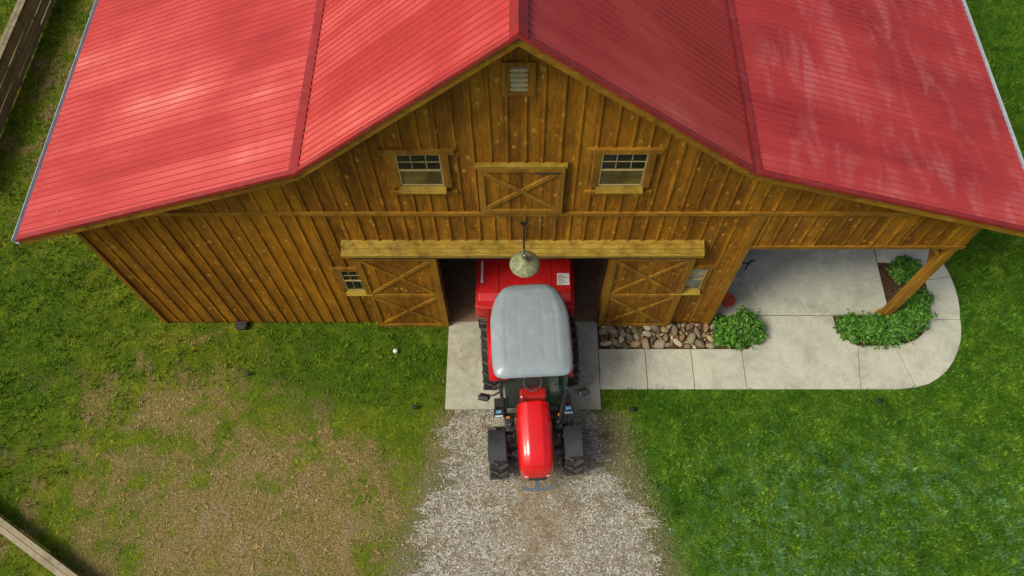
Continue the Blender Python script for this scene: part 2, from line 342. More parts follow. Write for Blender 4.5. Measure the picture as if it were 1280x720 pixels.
for a,b in ((PK,BL),(BL,EL),(PK,BR),(BR,ER)):
    fa.add([(a[0],YF+.0,a[1]-.015),(b[0],YF,b[1]-.015),(b[0],YF,b[1]-.23),(a[0],YF,a[1]-.23),
            (a[0],YF+.05,a[1]-.015),(b[0],YF+.05,b[1]-.015),(b[0],YF+.05,b[1]-.23),(a[0],YF+.05,a[1]-.23)],
           [(0,1,2,3),(7,6,5,4),(3,2,6,7),(0,4,5,1),(1,5,6,2),(0,3,7,4)])
    rt.add([(a[0],YF-.03,a[1]+.026),(b[0],YF-.03,b[1]+.026),(b[0],YF+.07,b[1]+.028),(a[0],YF+.07,a[1]+.028),
            (a[0],YF-.03,a[1]-.05),(b[0],YF-.03,b[1]-.05)],[(0,1,2,3),(0,4,5,1)])
fa.obj('fascia',M_trim,barn); rt.obj('rake_trim',M_flash,roof)
so=MB()
for a,b in ((PK,BL),(BL,EL),(PK,BR),(BR,ER)):
    so.add([(a[0],YF+.05,a[1]-.10),(b[0],YF+.05,b[1]-.10),(b[0],BY,b[1]-.10),(a[0],BY,a[1]-.10)],[(0,1,2,3)])
so.obj('soffit',M_dark,roof)
for (e,s) in ((EL,-1),(ER,1)):
    m=MB(); x0=e[0]-.01*s; x1=e[0]+.09*s
    m.box(min(x0,x1),max(x0,x1),YF-.02,BY+.3,e[1]-.14,e[1]-.11); m.box(min(x1,x1-.012*s),max(x1,x1-.012*s),YF-.02,BY+.3,e[1]-.11,e[1]+.0)
    m.box(min(x0,x0+.012*s),max(x0,x0+.012*s),YF-.02,BY+.3,e[1]-.11,e[1]-.01); m.obj('gutter',M_gut,roof)
def window(x0,x1,z0,z1,trim=.14,sill=True,pane=M_pane,ears=.12,rows=4,cols=3,low=1):
    m=MB(); a=-.062
    m.box(x0-trim,x0,a,0,z0-.06,z1); m.box(x1,x1+trim,a,0,z0-.06,z1)
    m.box(x0-trim-ears,x1+trim+ears,a-.006,0,z1,z1+.13)
    m.box(x0-trim-ears*.8,x1+trim+ears*.8,a+.01,0,z0-.30,z0-.20)
    o=m.obj('window',M_trimv,barn,bevel=.006); zm=(z0+z1)/2
    MB().box(x0,x1,-.038,-.03,zm,z1).obj('pane',pane,o); MB().box(x0,x1,-.040,-.03,z0,zm-.001).obj('pane',pane if low else [M_low],o)
    f=MB(); b=-.056; t=.024
    f.box(x0,x0+t,b,-.02,z0,z1); f.box(x1-t,x1,b,-.02,z0,z1); f.box(x0+t,x1-t,b,-.02,z1-t,z1); f.box(x0+t,x1-t,b,-.02,z0,z0+t)
    f.box(x0+t,x1-t,b-.008,-.02,zm-.016,zm+.016)
    for i in range(1,cols):
        xx=x0+(x1-x0)*i/cols; f.box(xx-.007,xx+.007,b+.006,-.02,zm+.016,z1-t)
        if low: f.box(xx-.006,xx+.006,b+.010,-.02,z0+t,zm-.016)
    for zz in ((zm+z1)/2,): f.box(x0+t,x1-t,b+.008,-.02,zz-.007,zz+.007)
    f.obj('frame',M_sash,o)
    s=MB(); s.add([(x0-.03,-.15,z0-.11),(x1+.03,-.15,z0-.11),(x1+.03,-.02,z0+.0),(x0-.03,-.02,z0),(x0-.03,-.15,z0-.14),(x1+.03,-.15,z0-.14),(x1+.03,-.02,z0-.2),(x0-.03,-.02,z0-.2)],
       [(0,1,2,3),(4,5,1,0),(0,3,7,4),(1,5,6,2),(4,7,6,5)]); s.obj('sill',M_sill,o)
window(-2.20,-1.41,6.22,7.16,low=0); window(1.42,2.23,6.22,7.18,low=0)
window(-4.06,-3.5,1.95,2.88,.11,ears=.06); window(3.55,4.17,2.0,2.98,.11,ears=.06,pane=M_blind)
v=MB(); v.box(-.29,.23,-.05,0,8.64,8.74); v.box(-.29,.23,-.05,0,9.29,9.38); v.box(-.29,-.17,-.05,0,8.74,9.29); v.box(.11,.23,-.05,0,8.74,9.29)
vo=v.obj('vent',M_trimv,barn,bevel=.005)
v=MB(); v.box(-.17,.11,-.012,-.002,8.74,9.29)
for i in range(5):
    z=8.76+i*.108; v.box(-.165,.105,-.045,-.012,z,z+.055)
v.obj('louver',M_cream,vo)
def plankdoor(name,x0,x1,z0,z1,yy,mids,fw=.13,mat=M_trim):
    m=MB(); m.cur=0; n=max(3,round((x1-x0)/.2)); ww=(x1-x0)/n
    for i in range(n): m.box(x0+i*ww+.004,x0+(i+1)*ww-.004,yy-.03,yy,z0+.01,z1-.01)
    d=m.obj(name,M_wall,barn)
    f=MB(); a,b=yy-.062,yy-.03
    f.box(x0,x0+fw,a,b,z0,z1); f.box(x1-fw,x1,a,b,z0,z1)
    zs=[z0]+mids+[z1]
    f.box(x0+fw,x1-fw,a,b,z0,z0+fw); f.box(x0+fw,x1-fw,a,b,z1-fw,z1)
    for q in mids: f.box(x0+fw,x1-fw,a+.002,b,q-fw/2,q+fw/2)
    for p,q in zip(zs,zs[1:]):
        p2=p+(fw if p==z0 else fw/2); q2=q-(fw if q==z1 else fw/2)
        f.beam((x0+fw,(a+b)/2+.003,p2+.03),(x1-fw,(a+b)/2+.003,q2-.03),.030,.10); f.beam((x0+fw,(a+b)/2,q2-.03),(x1-fw,(a+b)/2,p2+.03),.028,.10)
    f.obj('door_brace',mat,d,bevel=.005)
    return d
hd=plankdoor('hay_door',-.78,.80,5.33,6.80,-.035,[],.12,M_door)
h=MB(); h.box(-.82,.84,-.100,-.0,6.80,6.87); h.obj('door_head_board',M_head,hd,bevel=.006)
h=MB(); h.box(.26,.72,-.115,-.10,6.665,6.69); h.obj('hinge',M_black,hd)
plankdoor('sliding_door',-3.62,DL+.0,.03,3.62,-.075,[1.78],.14,M_door)
plankdoor('sliding_door',DR-.0,3.78,.03,3.62,-.075,[1.78],.14,M_door)
hm=MB(); X0,X1=-3.76,3.84
hm.add([(X0,0,4.16),(X1,0,4.16),(X1,-.30,4.02),(X0,-.30,4.02),(X0,0,4.11),(X1,0,4.11),(X1,-.30,3.92),(X0,-.30,3.92)],
  [(0,3,2,1),(3,7,6,2),(0,4,7,3),(1,2,6,5),(4,5,6,7)])
for i in range(3): hm.beam((X0+.01,-.05-.09*i,4.145-.042*i+.008),(X1-.01,-.05-.09*i,4.145-.042*i+.008),.085,.014)
hm.obj('door_track_cover',M_head,barn,bevel=.004)
MB().box(X0+.1,X1-.1,-.16,-.12,3.63,3.70).obj('door_track',M_black,barn)
for i,yy in enumerate((.12,4.6,9.0,13.6)):
    p=MB(); p.box(PX-.22,PX-.02,yy-.10,yy+.10,.28,PB-.02)
    p.beam((PX-.12,yy+.09,2.75),(PX-.12,yy+1.0,PB-.05),.12,.12,(1,0,0))
    if i==0: p.beam((PX-.2,yy,3.3),(PX-.65,yy,PB-.04),.09,.09,(0,1,0))
    p.box(PX-.26,PX+.02,yy-.14,yy+.14,.06,.28)
    p.obj('porch_post',M_trimv,barn,bevel=.01)
MB().box(PX-.20,PX-.04,.2,BY,PB-.25,PB-.02).obj('porch_beam',M_trim,barn)

# ---------------------------------------------------------------- ground & hardscape
def struct(o): o['kind']='structure'; return o
gm=MB(); R=400
gm.add([(-R,-R,0),(R,-R,0),(R,R,0),(-R,R,0)],[(0,1,2,3)]); struct(gm.obj('ground',M_lawn))
struct(MB().box(LX+.1,RX-.1,.0,BY,0.0,.035).obj('barn_floor',M_floor))
def xl(y):
    return np.interp(y,[-14,-6.15,-5.0,-4.03,-3.2,-2.3],[-5.2,-2.62,-2.35,-1.98,-1.9,-1.75])
def xr(y): return np.interp(y,[-14,-6.15,-5.0,-4.03,-3.2,-2.3],[6.4,3.45,2.95,2.45,2.1,1.8])
def wob(y,s): return .13*math.sin(3.1*y+s)+.09*math.sin(7.7*y+2*s)+.06*math.sin(17*y+s*3)
ys=np.linspace(-14,-2.33,380); gv=[];gf=[]
for i,y in enumerate(ys):
    k=min(1,(-2.33-y)*2)
    a=xl(y)+.14+k*(wob(y,1.)*1.4+random.uniform(-.16,.16)); b=xr(y)-.14+k*(wob(y,4.)*1.4+random.uniform(-.16,.16))
    gv+=[(a,y,.006),(b,y,.006)]
    if i: gf.append((2*i-2,2*i-1,2*i+1,2*i))
m=MB(); m.add(gv,gf); struct(m.obj('gravel_driveway',M_gravel))
m=MB(); m.box(-1.84,.05,-2.33,-.0,.0,.045); m.box(.06,1.95,-2.33,-.0,.0,.045); struct(m.obj('concrete_apron',M_pad,bevel=.008))
slabs=[[(1.965,-1.82),(3.12,-1.82),(3.12,-.76),(1.965,-.76)],[(3.135,-1.82),(4.28,-1.82),(4.28,-.76),(3.135,-.76)],[(4.295,-1.82),(5.56,-1.82),(5.56,-.76),(4.295,-.76)],
[(5.575,-1.82),(8.36,-1.82),(8.52,-.67),(8.2,-.45),(8.06,-.1),(8.04,.165),(6.0,.165),(5.95,-.5),(5.75,-.76),(5.575,-.76)],
[(8.375,-1.82),(9.3,-1.82),(9.74,-1.77),(9.44,-.66),(8.535,-.67)],
[(9.755,-1.765),(10.08,-1.68),(10.35,-1.53),(10.6,-1.34),(10.82,-1.10),(11.02,-.80),(11.17,-.5),(11.26,-.2),(11.3,.05),(10.5,.05),(10.45,-.05),(10.35,-.2),(10.22,-.36),(10.05,-.48),(9.78,-.6),(9.46,-.66)],
[(11.3,.065),(11.37,.4),(11.4,.7),(11.4,1.0),(11.37,1.3),(10.68,1.2),(10.67,.8),(10.62,.5),(10.5,.065)],
[(11.37,1.315),(11.31,1.6),(11.2,1.9),(11.0,2.3),(10.5,2.9),(9.6,3.4),(9.52,1.75),(10.0,1.72),(10.3,1.65),(10.52,1.48),(10.67,1.215)]]
m=MB()
for s_ in slabs: m.prism(s_,0,.05)
struct(m.obj('concrete_path',M_conc,bevel=.008))
m=MB(); m.box(RX+.001,9.5,.18,BY,0,.07); struct(m.obj('porch_slab',M_porch,bevel=.01))
m=MB(); m.add([(1.97,-.755,.012),(5.76,-.755,.012),(5.95,-.5,.012),(5.99,.17,.012),(4.86,.17,.012),(4.86,-.0,.012),(1.97,-.0,.012)],[tuple(range(7))])
m.add([(8.0,.17,.012),(8.0,-.7,.012),(10.2,-.7,.012),(10.7,.6,.012),(10.7,1.75,.012),(9.5,1.76,.012),(9.5,.17,.012)],[tuple(range(7))])
struct(m.obj('garden_bed_soil',M_soil))

# ---------------------------------------------------------------- grass
def inpoly(px,py,poly):
    r=np.zeros(len(px),bool); n=len(poly)
    for i in range(n):
        x1,y1=poly[i]; x2,y2=poly[(i+1)%n]
        c=((y1>py)!=(y2>py))&(px<(x2-x1)*(py-y1)/(y2-y1+1e-12)+x1); r^=c
    return r
outl=[(1.9,-1.83),(9.3,-1.83),(9.9,-1.77),(10.35,-1.54),(10.82,-1.12),(11.17,-.52),(11.31,.05),(11.41,.7),(11.38,1.3),(11.2,1.9),(11.0,2.3),(10.5,2.9),(9.6,3.4),(9.6,0),(1.9,0)]
def field(N,hmin,hmax,lmin,lmax,wmin,wmax,nb,sp,clumpy):
    px=rng.uniform(-17.5,17.5,N); py=rng.uniform(-7,12.5,N)
    vis=(np.abs(px)<11.9+(py+6.5)*.33)
    sd=.26+.25*(rng.random(N)<.15)
    drive=(py<-2.3)&(px>xl(py)+.08+rng.normal(0,1,N)*sd)&(px<xr(py)-.08+rng.normal(0,1,N)*sd)
    ex=((px>LX-.02)&(px<9.6)&(py>-.02))|((px>-1.86)&(px<1.97)&(py>-2.35))|inpoly(px,py,outl)|drive
    e=np.minimum(np.hypot((px+6.6)/4.2,(py+4.8)/3.1),np.hypot((px+3)/1.7,(py+4.4)/2.2))
    clump=np.sin(px*2.3+1.3*np.sin(py*1.7))*np.sin(py*2.9+1.1*np.sin(px*1.9))+.6*np.sin(px*5.1+py*2)*np.sin(py*6.3-px*1.3)
    thin=(rng.random(N)<.52+.35*clump)&(e+rng.normal(0,.2,N)<1.1+.25*clump)
    if clumpy: thin|=(rng.random(N)<.50-.6*clump)
    keep=vis&~ex&~thin; px=px[keep]; py=py[keep]; e=e[keep]; n=len(px); V=[]
    for b in range(nb):
        a=rng.uniform(0,2*np.pi,n); h=rng.uniform(hmin,hmax,n)*np.where(e<1,.6,1.); ln=rng.uniform(lmin,lmax,n); wd=rng.uniform(wmin,wmax,n)
        ox=px+rng.normal(0,sp,n); oy=py+rng.normal(0,sp,n); ca,sa=np.cos(a),np.sin(a)
        v0=np.stack([ox-sa*wd,oy+ca*wd,np.zeros(n)],1); v1=np.stack([ox+sa*wd,oy-ca*wd,np.zeros(n)],1); v2=np.stack([ox+ca*ln,oy+sa*ln,h],1)
        V.append(np.stack([v0,v1,v2],1).reshape(-1,3))
    return V
V=field(160000,.03,.07,.02,.06,.004,.009,3,.012,False)+field(38000,.07,.15,.04,.12,.007,.015,6,.025,True)
V=np.concatenate(V); F=np.arange(len(V)).reshape(-1,3)
gr=mesh_np('grass',V,F,M_blade); gr['kind']='stuff'
N=22000
py=rng.uniform(-7.5,-2.34,N); mm=(xl(py)+xr(py))/2; hw=(xr(py)-xl(py))/2
u=rng.uniform(-1,1,N); u=np.sign(u)*np.abs(u)**.7; px=mm+u*hw*1.0+rng.normal(0,.22,N)
cl=np.sin(px*3.7+py)*np.sin(py*2.9-px)+.7*np.sin(px*1.3-py*4.1); kp=rng.random(N)<.72+.3*cl; px=px[kp];py=py[kp]; N=len(px)
s=rng.uniform(.006,.017,N)*(1+.9*(rng.random(N)<.08))
oct_=np.array([(1,0,0),(-1,0,0),(0,1,0),(0,-1,0),(0,0,1),(0,0,-1)],float); of=np.array([(0,2,4),(2,1,4),(1,3,4),(3,0,4),(2,0,5),(1,2,5),(3,1,5),(0,3,5)])
rot=rng.uniform(0,6.28,N); V=oct_[None]*(s[:,None,None]*rng.uniform(.6,1.3,(N,6,1))); V[:,:,2]*=.7
c,sn=np.cos(rot)[:,None],np.sin(rot)[:,None]; X=V[:,:,0]*c-V[:,:,1]*sn; Y=V[:,:,0]*sn+V[:,:,1]*c
V=np.stack([X+px[:,None],Y+py[:,None],V[:,:,2]+.01],2).reshape(-1,3); F=(of[None]+np.arange(N)[:,None,None]*6).reshape(-1,3)
o=mesh_np('loose_gravel',V,F,M_peb); o['kind']='stuff'

# ---------------------------------------------------------------- stones
import bmesh
vars_=[]
for k in range(9):
    bm=bmesh.new(); bmesh.ops.create_icosphere(bm,subdivisions=3,radius=1)
    ax=[Vector((random.gauss(0,1),random.gauss(0,1),random.gauss(0,1))).normalized() for _ in range(8)]
    asp=random.uniform(.5,1.)
    for v in bm.verts:
        d=v.co.normalized(); f=1.
        for q,a in enumerate(ax): f=min(f,.76/max(.3,d.dot(a))) if d.dot(a)>.6 else f
        v.co=Vector((d.x*f*1.25,d.y*f*asp,d.z*f*.6))
    bmesh.ops.smooth_vert(bm,verts=bm.verts[:],factor=.5,use_axis_x=True,use_axis_y=True,use_axis_z=True)
    me=bpy.data.meshes.new('river_stone'); bm.to_mesh(me); bm.free(); me.shade_smooth(); me.materials.append(M_stone); vars_.append(me)
pl=[]; tries=0
while tries<20000 and len(pl)<190:
    tries+=1; x=random.uniform(2.06,5.0); y=random.uniform(-.70,-.07); r=random.choice([.04,.055,.07,.09,.11,.14])
    if tries<1500 and r<.11: continue
    if tries<3000 and r<.07: continue
    if x>4.55 and random.random()<.7: continue
    if all((x-a)**2+(y-b)**2>(r+c)**2*.66 for a,b,c in pl) and y-r>-.78 and y+r<.02: pl.append((x,y,r))
for i,(x,y,r) in enumerate(pl):
    o=bpy.data.objects.new('river_stone',vars_[i%9]); COL.objects.link(o); o.location=(x,y,r*.42); o.scale=(r*1.0,)*3
    o.rotation_euler=(random.uniform(-.35,.35),random.uniform(-.35,.35),random.uniform(0,6.28))
    tag(o,'rounded river stone in the bed beside the barn','stone','river stones in the bed')

# ---------------------------------------------------------------- shrubs
def shrub(name,c,lobes,n,label,leaf=.045):
    root=empty(name,(c[0],c[1],0)); tag(root,label,'shrub')
    V=[];
    st=MB()
    for (lx,ly,lz,r) in lobes:
        for _ in range(6):
            a=random.uniform(0,6.28); st.tube([(lx*.6,ly*.6,.0),(lx*.8+.2*r*math.cos(a),ly*.8+.2*r*math.sin(a),lz*.6),(lx+.7*r*math.cos(a),ly+.7*r*math.sin(a),lz+.3*r)],[.012,.008,.004],5)
    st.obj('stem',M_fence,root)
    tot=sum(l[3]**2 for l in lobes)
    for (lx,ly,lz,r) in lobes:
        k=int(n*r*r/tot)
        d=rng.normal(size=(k,3)); d/=np.linalg.norm(d,axis=1)[:,None]
        rad=r*(.45+.55*rng.random(k)**.5)*(1+.22*np.sin(d[:,0]*7+lx*9)*np.cos(d[:,1]*6+ly*5)+.14*np.sin(d[:,2]*11))
        rad*=1+.32*(rng.random(k)<.08)
        p=d*rad[:,None]*np.array([1,1,.8])+np.array([lx,ly,lz]); p[:,2]=np.maximum(p[:,2],.02+.05*rng.random(k))
        t=rng.normal(size=(k,3)); t[:,2]*=.5; t/=np.linalg.norm(t,axis=1)[:,None]
        nn=d*.8+rng.normal(size=(k,3))*.5+np.array([0,0,.5]); b=np.cross(nn,t); b/=np.linalg.norm(b,axis=1)[:,None]
        L=(leaf*rng.uniform(.6,1.3,k))[:,None]
        V.append(np.stack([p-t*L,p+b*L*.45,p+t*L,p-b*L*.45],1).reshape(-1,3))
    V=np.concatenate(V); F=np.arange(len(V)).reshape(-1,4); o=mesh_np('foliage',V,F,M_leaf,4); o.parent=root
    return root
shrub('shrub',(5.47,-.30),[(-.25,0,.28,.33),(.18,.1,.32,.38),(.42,-.1,.2,.27),(-.05,-.18,.2,.3),(-.40,-.2,.12,.2)],3600,'leafy green shrub beside the stone bed',.06)
shrub('shrub',(8.85,-.2),[(-.50,-.05,.25,.34),(-.05,-.1,.3,.38),(.4,-.15,.3,.38),(.8,0,.3,.38),(1.15,.25,.3,.38),(1.35,.70,.25,.34)],7000,'wide low green shrub around the porch post',.06)
shrub('shrub',(10.05,1.35),[(-.1,0,.25,.28),(.2,.1,.25,.27),(.05,.25,.2,.22)],1700,'small green shrub behind the porch post',.06)

# ---------------------------------------------------------------- fences
def fence(p0,p1,h,label,rails,face=1):
    p0=Vector(p0);p1=Vector(p1); d=(p1-p0); L=d.length; d.normalize(); nrm=Vector((-d.y,d.x,0))*face
    root=empty('fence',tuple(p0)); tag(root,label,'fence')
    n=int(L/2.4)+1
    for i in range(n+1):
        q=d*(L*i/n); m=MB(); m.box(-.06,.06,-.06,.06,0,h+.05); o=m.obj('fence_post',M_fence,root,tuple(q),bevel=.008); o.rotation_euler=(0,0,math.atan2(d.y,d.x))
    for z in rails:
        m=MB()
        for i in range(n):
            a=d*(L*i/n+.01)+nrm*.085; b=d*(L*(i+1)/n-.01)+nrm*.085
            m.beam((a.x,a.y,z+random.uniform(-.015,.015)),(b.x,b.y,z+random.uniform(-.015,.015)),.035,.15,(nrm.x,nrm.y,0))
        m.obj('rail',M_fence,root)
    m=MB()
    for q in (-.062,.062):
        m.beam((nrm.x*(.02+q),nrm.y*(.02+q),h+.07),(d.x*L+nrm.x*(.02+q),d.y*L+nrm.y*(.02+q),h+.07),.115,.035,(nrm.x,nrm.y,0))
    m.obj('cap_rail',M_fence,root,bevel=.004)
fence((-15.35,3.5,0),(-15.1,19,0),1.05,'weathered horizontal plank fence along the lawn',[.12,.29,.46,.63,.80,.96],-1)
fence((-13.9,-3.75,0),(-8.9,-6.75,0),.32,'low weathered timber rail fence beside worn grass',[.12,.28],1)

# ---------------------------------------------------------------- small things
lamp=empty('barn_lamp',(.06,-.01,4.85)); tag(lamp,'gooseneck barn lamp with weathered green metal shade above the door','lamp')
m=MB(); m.tube([(0,0,0),(0,-.15,.04),(0,-.45,.12),(0,-.68,.12),(0,-.78,.05),(0,-.80,-.03)],.022,8); m.lathe([(0,.0),(.07,.0),(.07,.02)],16,'z',(0,0,0)); m.box(-.05,.05,-.03,.0,-.07,.07); m.obj('arm',M_black,lamp)
m=MB(); m.lathe([(.0,.0),(.05,.0),(.06,-.05),(.10,-.09),(.17,-.12),(.25,-.17),(.30,-.23),(.305,-.25),(.29,-.24),(.15,-.14),(.0,-.10)],36,'z',(.02,-.80,-.02)); o=m.obj('lamp_shade',M_verd,lamp,smooth='auto')
m=MB(); m.lathe([(0,.14),(.03,.12),(.05,.06),(.04,0.)],14,'z',(.02,-.8,-.02)); m.obj('socket_cap',M_steel,lamp)
pot=empty('flower_pot',(5.34,.50,.07)); tag(pot,'small terracotta flower pot on the porch corner','flower pot')
m=MB(); m.lathe([(0,0),(.11,0),(.15,.2),(.175,.2),(.175,.25),(.15,.25),(.14,.19),(0,.18)],28); m.obj('pot',M_terra,pot)
m=MB()
for i in range(14):
    a=random.uniform(0,6.28); r=random.uniform(.0,.06); L=random.uniform(.03,.06)
    x,y=r*math.cos(a),r*math.sin(a); z=.22+random.uniform(0,.04); m.add([(x,y,z),(x+L*.5,y+.02,z+.03),(x+L,y,z+.02),(x+L*.5,y-.02,z+.03)],[(0,1,2,3)])
m.obj('plant',M_leaf,pot)
m=MB(); m.tube([(5.95,1.5,.07),(5.98,1.52,.45),(6.04,1.55,.5),(6.12,1.56,.44)],.022,6); m.tube([(6.15,1.75,.07),(6.1,1.66,.3),(5.98,1.54,.42)],.02,6); m.tube([(5.8,1.7,.07),(5.88,1.6,.25),(5.97,1.52,.40)],.02,6)
tag(m.obj('plant_stand',M_black),'small black iron stand on the porch','stand')
m=MB(); m.box(-7.28,-6.98,-.20,-.035,.03,.17); m.box(-7.25,-7.01,-.235,-.20,.05,.15); tag(m.obj('flood_light',M_black,bevel=.01),'black flood light box at the barn wall foot','light')
m=MB(); m.lathe([(0,.13),(.03,.125),(.055,.10),(.066,.065),(.055,.03),(.03,.0)],18); tag(m.obj('white_ball',M_white,loc=(-3.15,-.82,.0),smooth='auto'),'small white ball lying in the grass','ball')
for i,(x,y) in enumerate(((-6.75,-1.44),(-2.57,-2.31),(2.7,-2.36),(8.72,-2.15))):
    r=empty('garden_light',(x,y,0)); tag(r,'small black round garden light in the lawn','garden light','small garden lights in the lawn')
    m=MB(); m.tube([(0,0,0),(0,0,.12)],.015,8); m.obj('stake',M_black,r)
    m=MB(); m.lathe([(0,.17),(.05,.165),(.065,.14),(.06,.11),(0,.11)],18); m.obj('lamp_head',M_black,r)

# ---------------------------------------------------------------- tractor
T=empty('tractor',(.20,-1.20,.045),rot=(0,0,math.radians(3.2))); tag(T,'red tractor with grey cab roof parked in the barn doorway','tractor')
def wheel(name,cx,cy,R,W,lugs,steer=0):
    hub=MB().lathe([(0,-W*.3),(.09,-W*.3),(.09,W*.3),(0,W*.3)],16,'x').obj(name,M_steel,T,(cx,cy,R),rot=(0,0,steer))
    m=MB(); h=W/2; ri=R*.56
    m.lathe([(ri,-h*.75),(ri+.03,-h*.9),(R*.8,-h*1.0),(R*.92,-h*.93),(R*.95,-h*.7),(R*.955,0),(R*.95,h*.7),(R*.92,h*.93),(R*.8,h),(ri+.03,h*.9),(ri,h*.75)],56,'x')
    m.cur=1
    for i in range(lugs):
        for sgn in (-1,1):
            a=2*math.pi*(i+(.5 if sgn>0 else 0))/lugs; a2=a+.20
            r1=R*.975
            p=Vector((sgn*.01,math.cos(a2)*r1,math.sin(a2)*r1)); q=Vector((sgn*h*.98,math.cos(a)*r1*.975,math.sin(a)*r1*.975))
            mid=(p+q)/2; rad=Vector((0,mid.y,mid.z)).normalized(); m.beam(p,q,.07,.055,tuple(rad))
    m.obj('tyre',[M_rub,M_lug],hub,smooth='auto')
    r=MB(); r.lathe([(ri,-h*.75),(ri*.93,-h*.6),(ri*.9,0),(ri*.93,h*.6),(ri,h*.75)],40,'x'); r.lathe([(ri*.92,.04),(ri*.5,-.02),(.05,0)],40,'x'); r.obj('rim',M_rim,hub,smooth='auto')
for s in (-1,1):
    wheel('rear_wheel',s*.90,0,.84,.44,18); wheel('front_wheel',s*.84,-2.32,.58,.42,15)
m=MB(); m.box(-.24,.24,-2.85,.45,.50,.95); m.box(-.32,.32,-.6,.5,.55,1.15); m.obj('chassis',M_black,T,bevel=.02)
m=MB(); m.tube([(-.84,0,.84),(.84,0,.84)],.11,12); m.obj('rear_axle',M_steel,T); m=MB(); m.tube([(-.72,-2.32,.57),(-.3,-2.32,.62),(.3,-2.32,.62),(.72,-2.32,.57)],.075,12); m.tube([(-.6,-2.15,.6),(.6,-2.15,.6)],.025,8); m.obj('front_axle',M_steel,T)
secs=[(-1.46,.37,1.60,.95),(-1.50,.40,1.64,.9),(-1.9,.415,1.63,.9),(-2.3,.415,1.59,.9),(-2.6,.41,1.53,.88),(-2.75,.40,1.47,.86),(-2.86,.375,1.38,.84),(-2.94,.335,1.27,.82),(-3.0,.275,1.13,.80),(-3.03,.2,.98,.80)]
m=MB(); NP=33; vs=[]
for (y,hw,zt,zb) in secs:
    for i in range(NP):
        t=math.pi*i/(NP-1); c,s_=math.cos(t),math.sin(t)
        vs.append((hw*math.copysign(abs(c)**.5,c),y,zb+(zt-zb)*abs(s_)**.48+(.022 if abs(c)<.25 else 0)))
fs=[(i*NP+k,i*NP+k+1,(i+1)*NP+k+1,(i+1)*NP+k) for i in range(len(secs)-1) for k in range(NP-1)]; fs.append(tuple(range((len(secs)-1)*NP,len(secs)*NP))); fs.append(tuple(range(NP)))
m.add(vs,fs); hood=m.obj('hood',M_red,T,smooth='auto')
for s in (-1,1):
    m=MB()
    m.box(s*.417-.006,s*.417+.006,-2.3,-1.8,1.05,1.28); m.obj('hood_vent',M_black,hood)
m=MB(); m.box(-.20,.20,-3.05,-3.02,.80,.97); m.obj('grille',M_black,hood,bevel=.01)
for s in (-1,1):
    m=MB(); m.box(min(s*.17,s*.27),max(s*.17,s*.27),-3.015,-2.965,.96,1.04); m.obj('headlight',M_lens,hood,bevel=.01)
arc=[(.40*math.sin(t)*1.0,-3.12-.12*math.cos(t)) for t in [(-1.2+2.4*i/12) for i in range(13)]]
arci=[(x*.97,y+.06) for x,y in arc]
m=MB()
for i in range(12): m.prism([arc[i],arc[i+1],arci[i+1],arci[i]],.60,.64)
m.box(-.05,.05,-3.17,-2.84,.605,.635); m.obj('front_bumper',M_bar,T)
def arcfender(name,cx,cy,cz,R,x0,x1,a0,a1,mat,th=.025,seg=12,lip=.05):
    m=MB(); vs=[]
    for i in range(seg+1):
        a=math.radians(a0+(a1-a0)*i/seg)
        for (xx,rr) in ((x0,R-lip),(x0+.03*(1 if x1>x0 else -1),R),(x1-.03*(1 if x1>x0 else -1),R),(x1,R-lip)):
            vs.append((xx,cy-math.cos(a)*rr,cz+math.sin(a)*rr))
    m.add(vs,[(i*4+k,i*4+k+1,(i+1)*4+k+1,(i+1)*4+k) for i in range(seg) for k in range(3)])
    o=m.obj(name,mat,T,smooth='auto'); md=o.modifiers.new('t','SOLIDIFY'); md.thickness=th; o.modifiers.move(1,0); return o
for s in (-1,1):
    arcfender('front_fender',0,-2.32,.58,.66,s*.635,s*1.065,60,126,M_fend)
    m=MB(); m.tube([(s*.6,-2.32,.62),(s*.62,-2.3,1.0),(s*.70,-2.3,1.2)],.022,8); m.obj('fender_bracket',M_black,T)
    arcfender('rear_fender',0,0,.84,.94,s*.52,s*.97,28,158,M_red,.03,16)
cab=MB()
for s in (-1,1):
    cab.beam((s*.66,-1.60,1.05),(s*.74,-1.12,2.60),.07,.08,(1,0,0)); cab.beam((s*.76,-.35,1.1),(s*.80,-.30,2.60),.05,.06,(1,0,0)); cab.beam((s*.68,.62,1.3),(s*.70,.66,2.60),.06,.08,(1,0,0))
    cab.beam((s*.66,-1.58,1.08),(s*.76,-.35,1.1),.05,.07,(1,0,0)); cab.beam((s*.70,-1.32,1.9),(s*.77,-.35,1.7),.03,.03,(1,0,0))
cab.beam((-.74,-1.13,2.57),(.74,-1.13,2.57),.06,.06); cab.beam((-.66,-1.60,1.08),(.66,-1.60,1.08),.08,.08); cab.box(-.62,.62,-1.40,.6,.95,1.05); cab.box(-.70,.70,.50,.66,1.05,1.5)
cabo=cab.obj('cab',M_frame,T,bevel=.01)
m=MB(); NX,NY=61,71; yc,hy=-.175,1.105; vs=[]
def sstep(a,b,v): t=max(0,min(1,(v-a)/(b-a))); return t*t*(3-2*t)
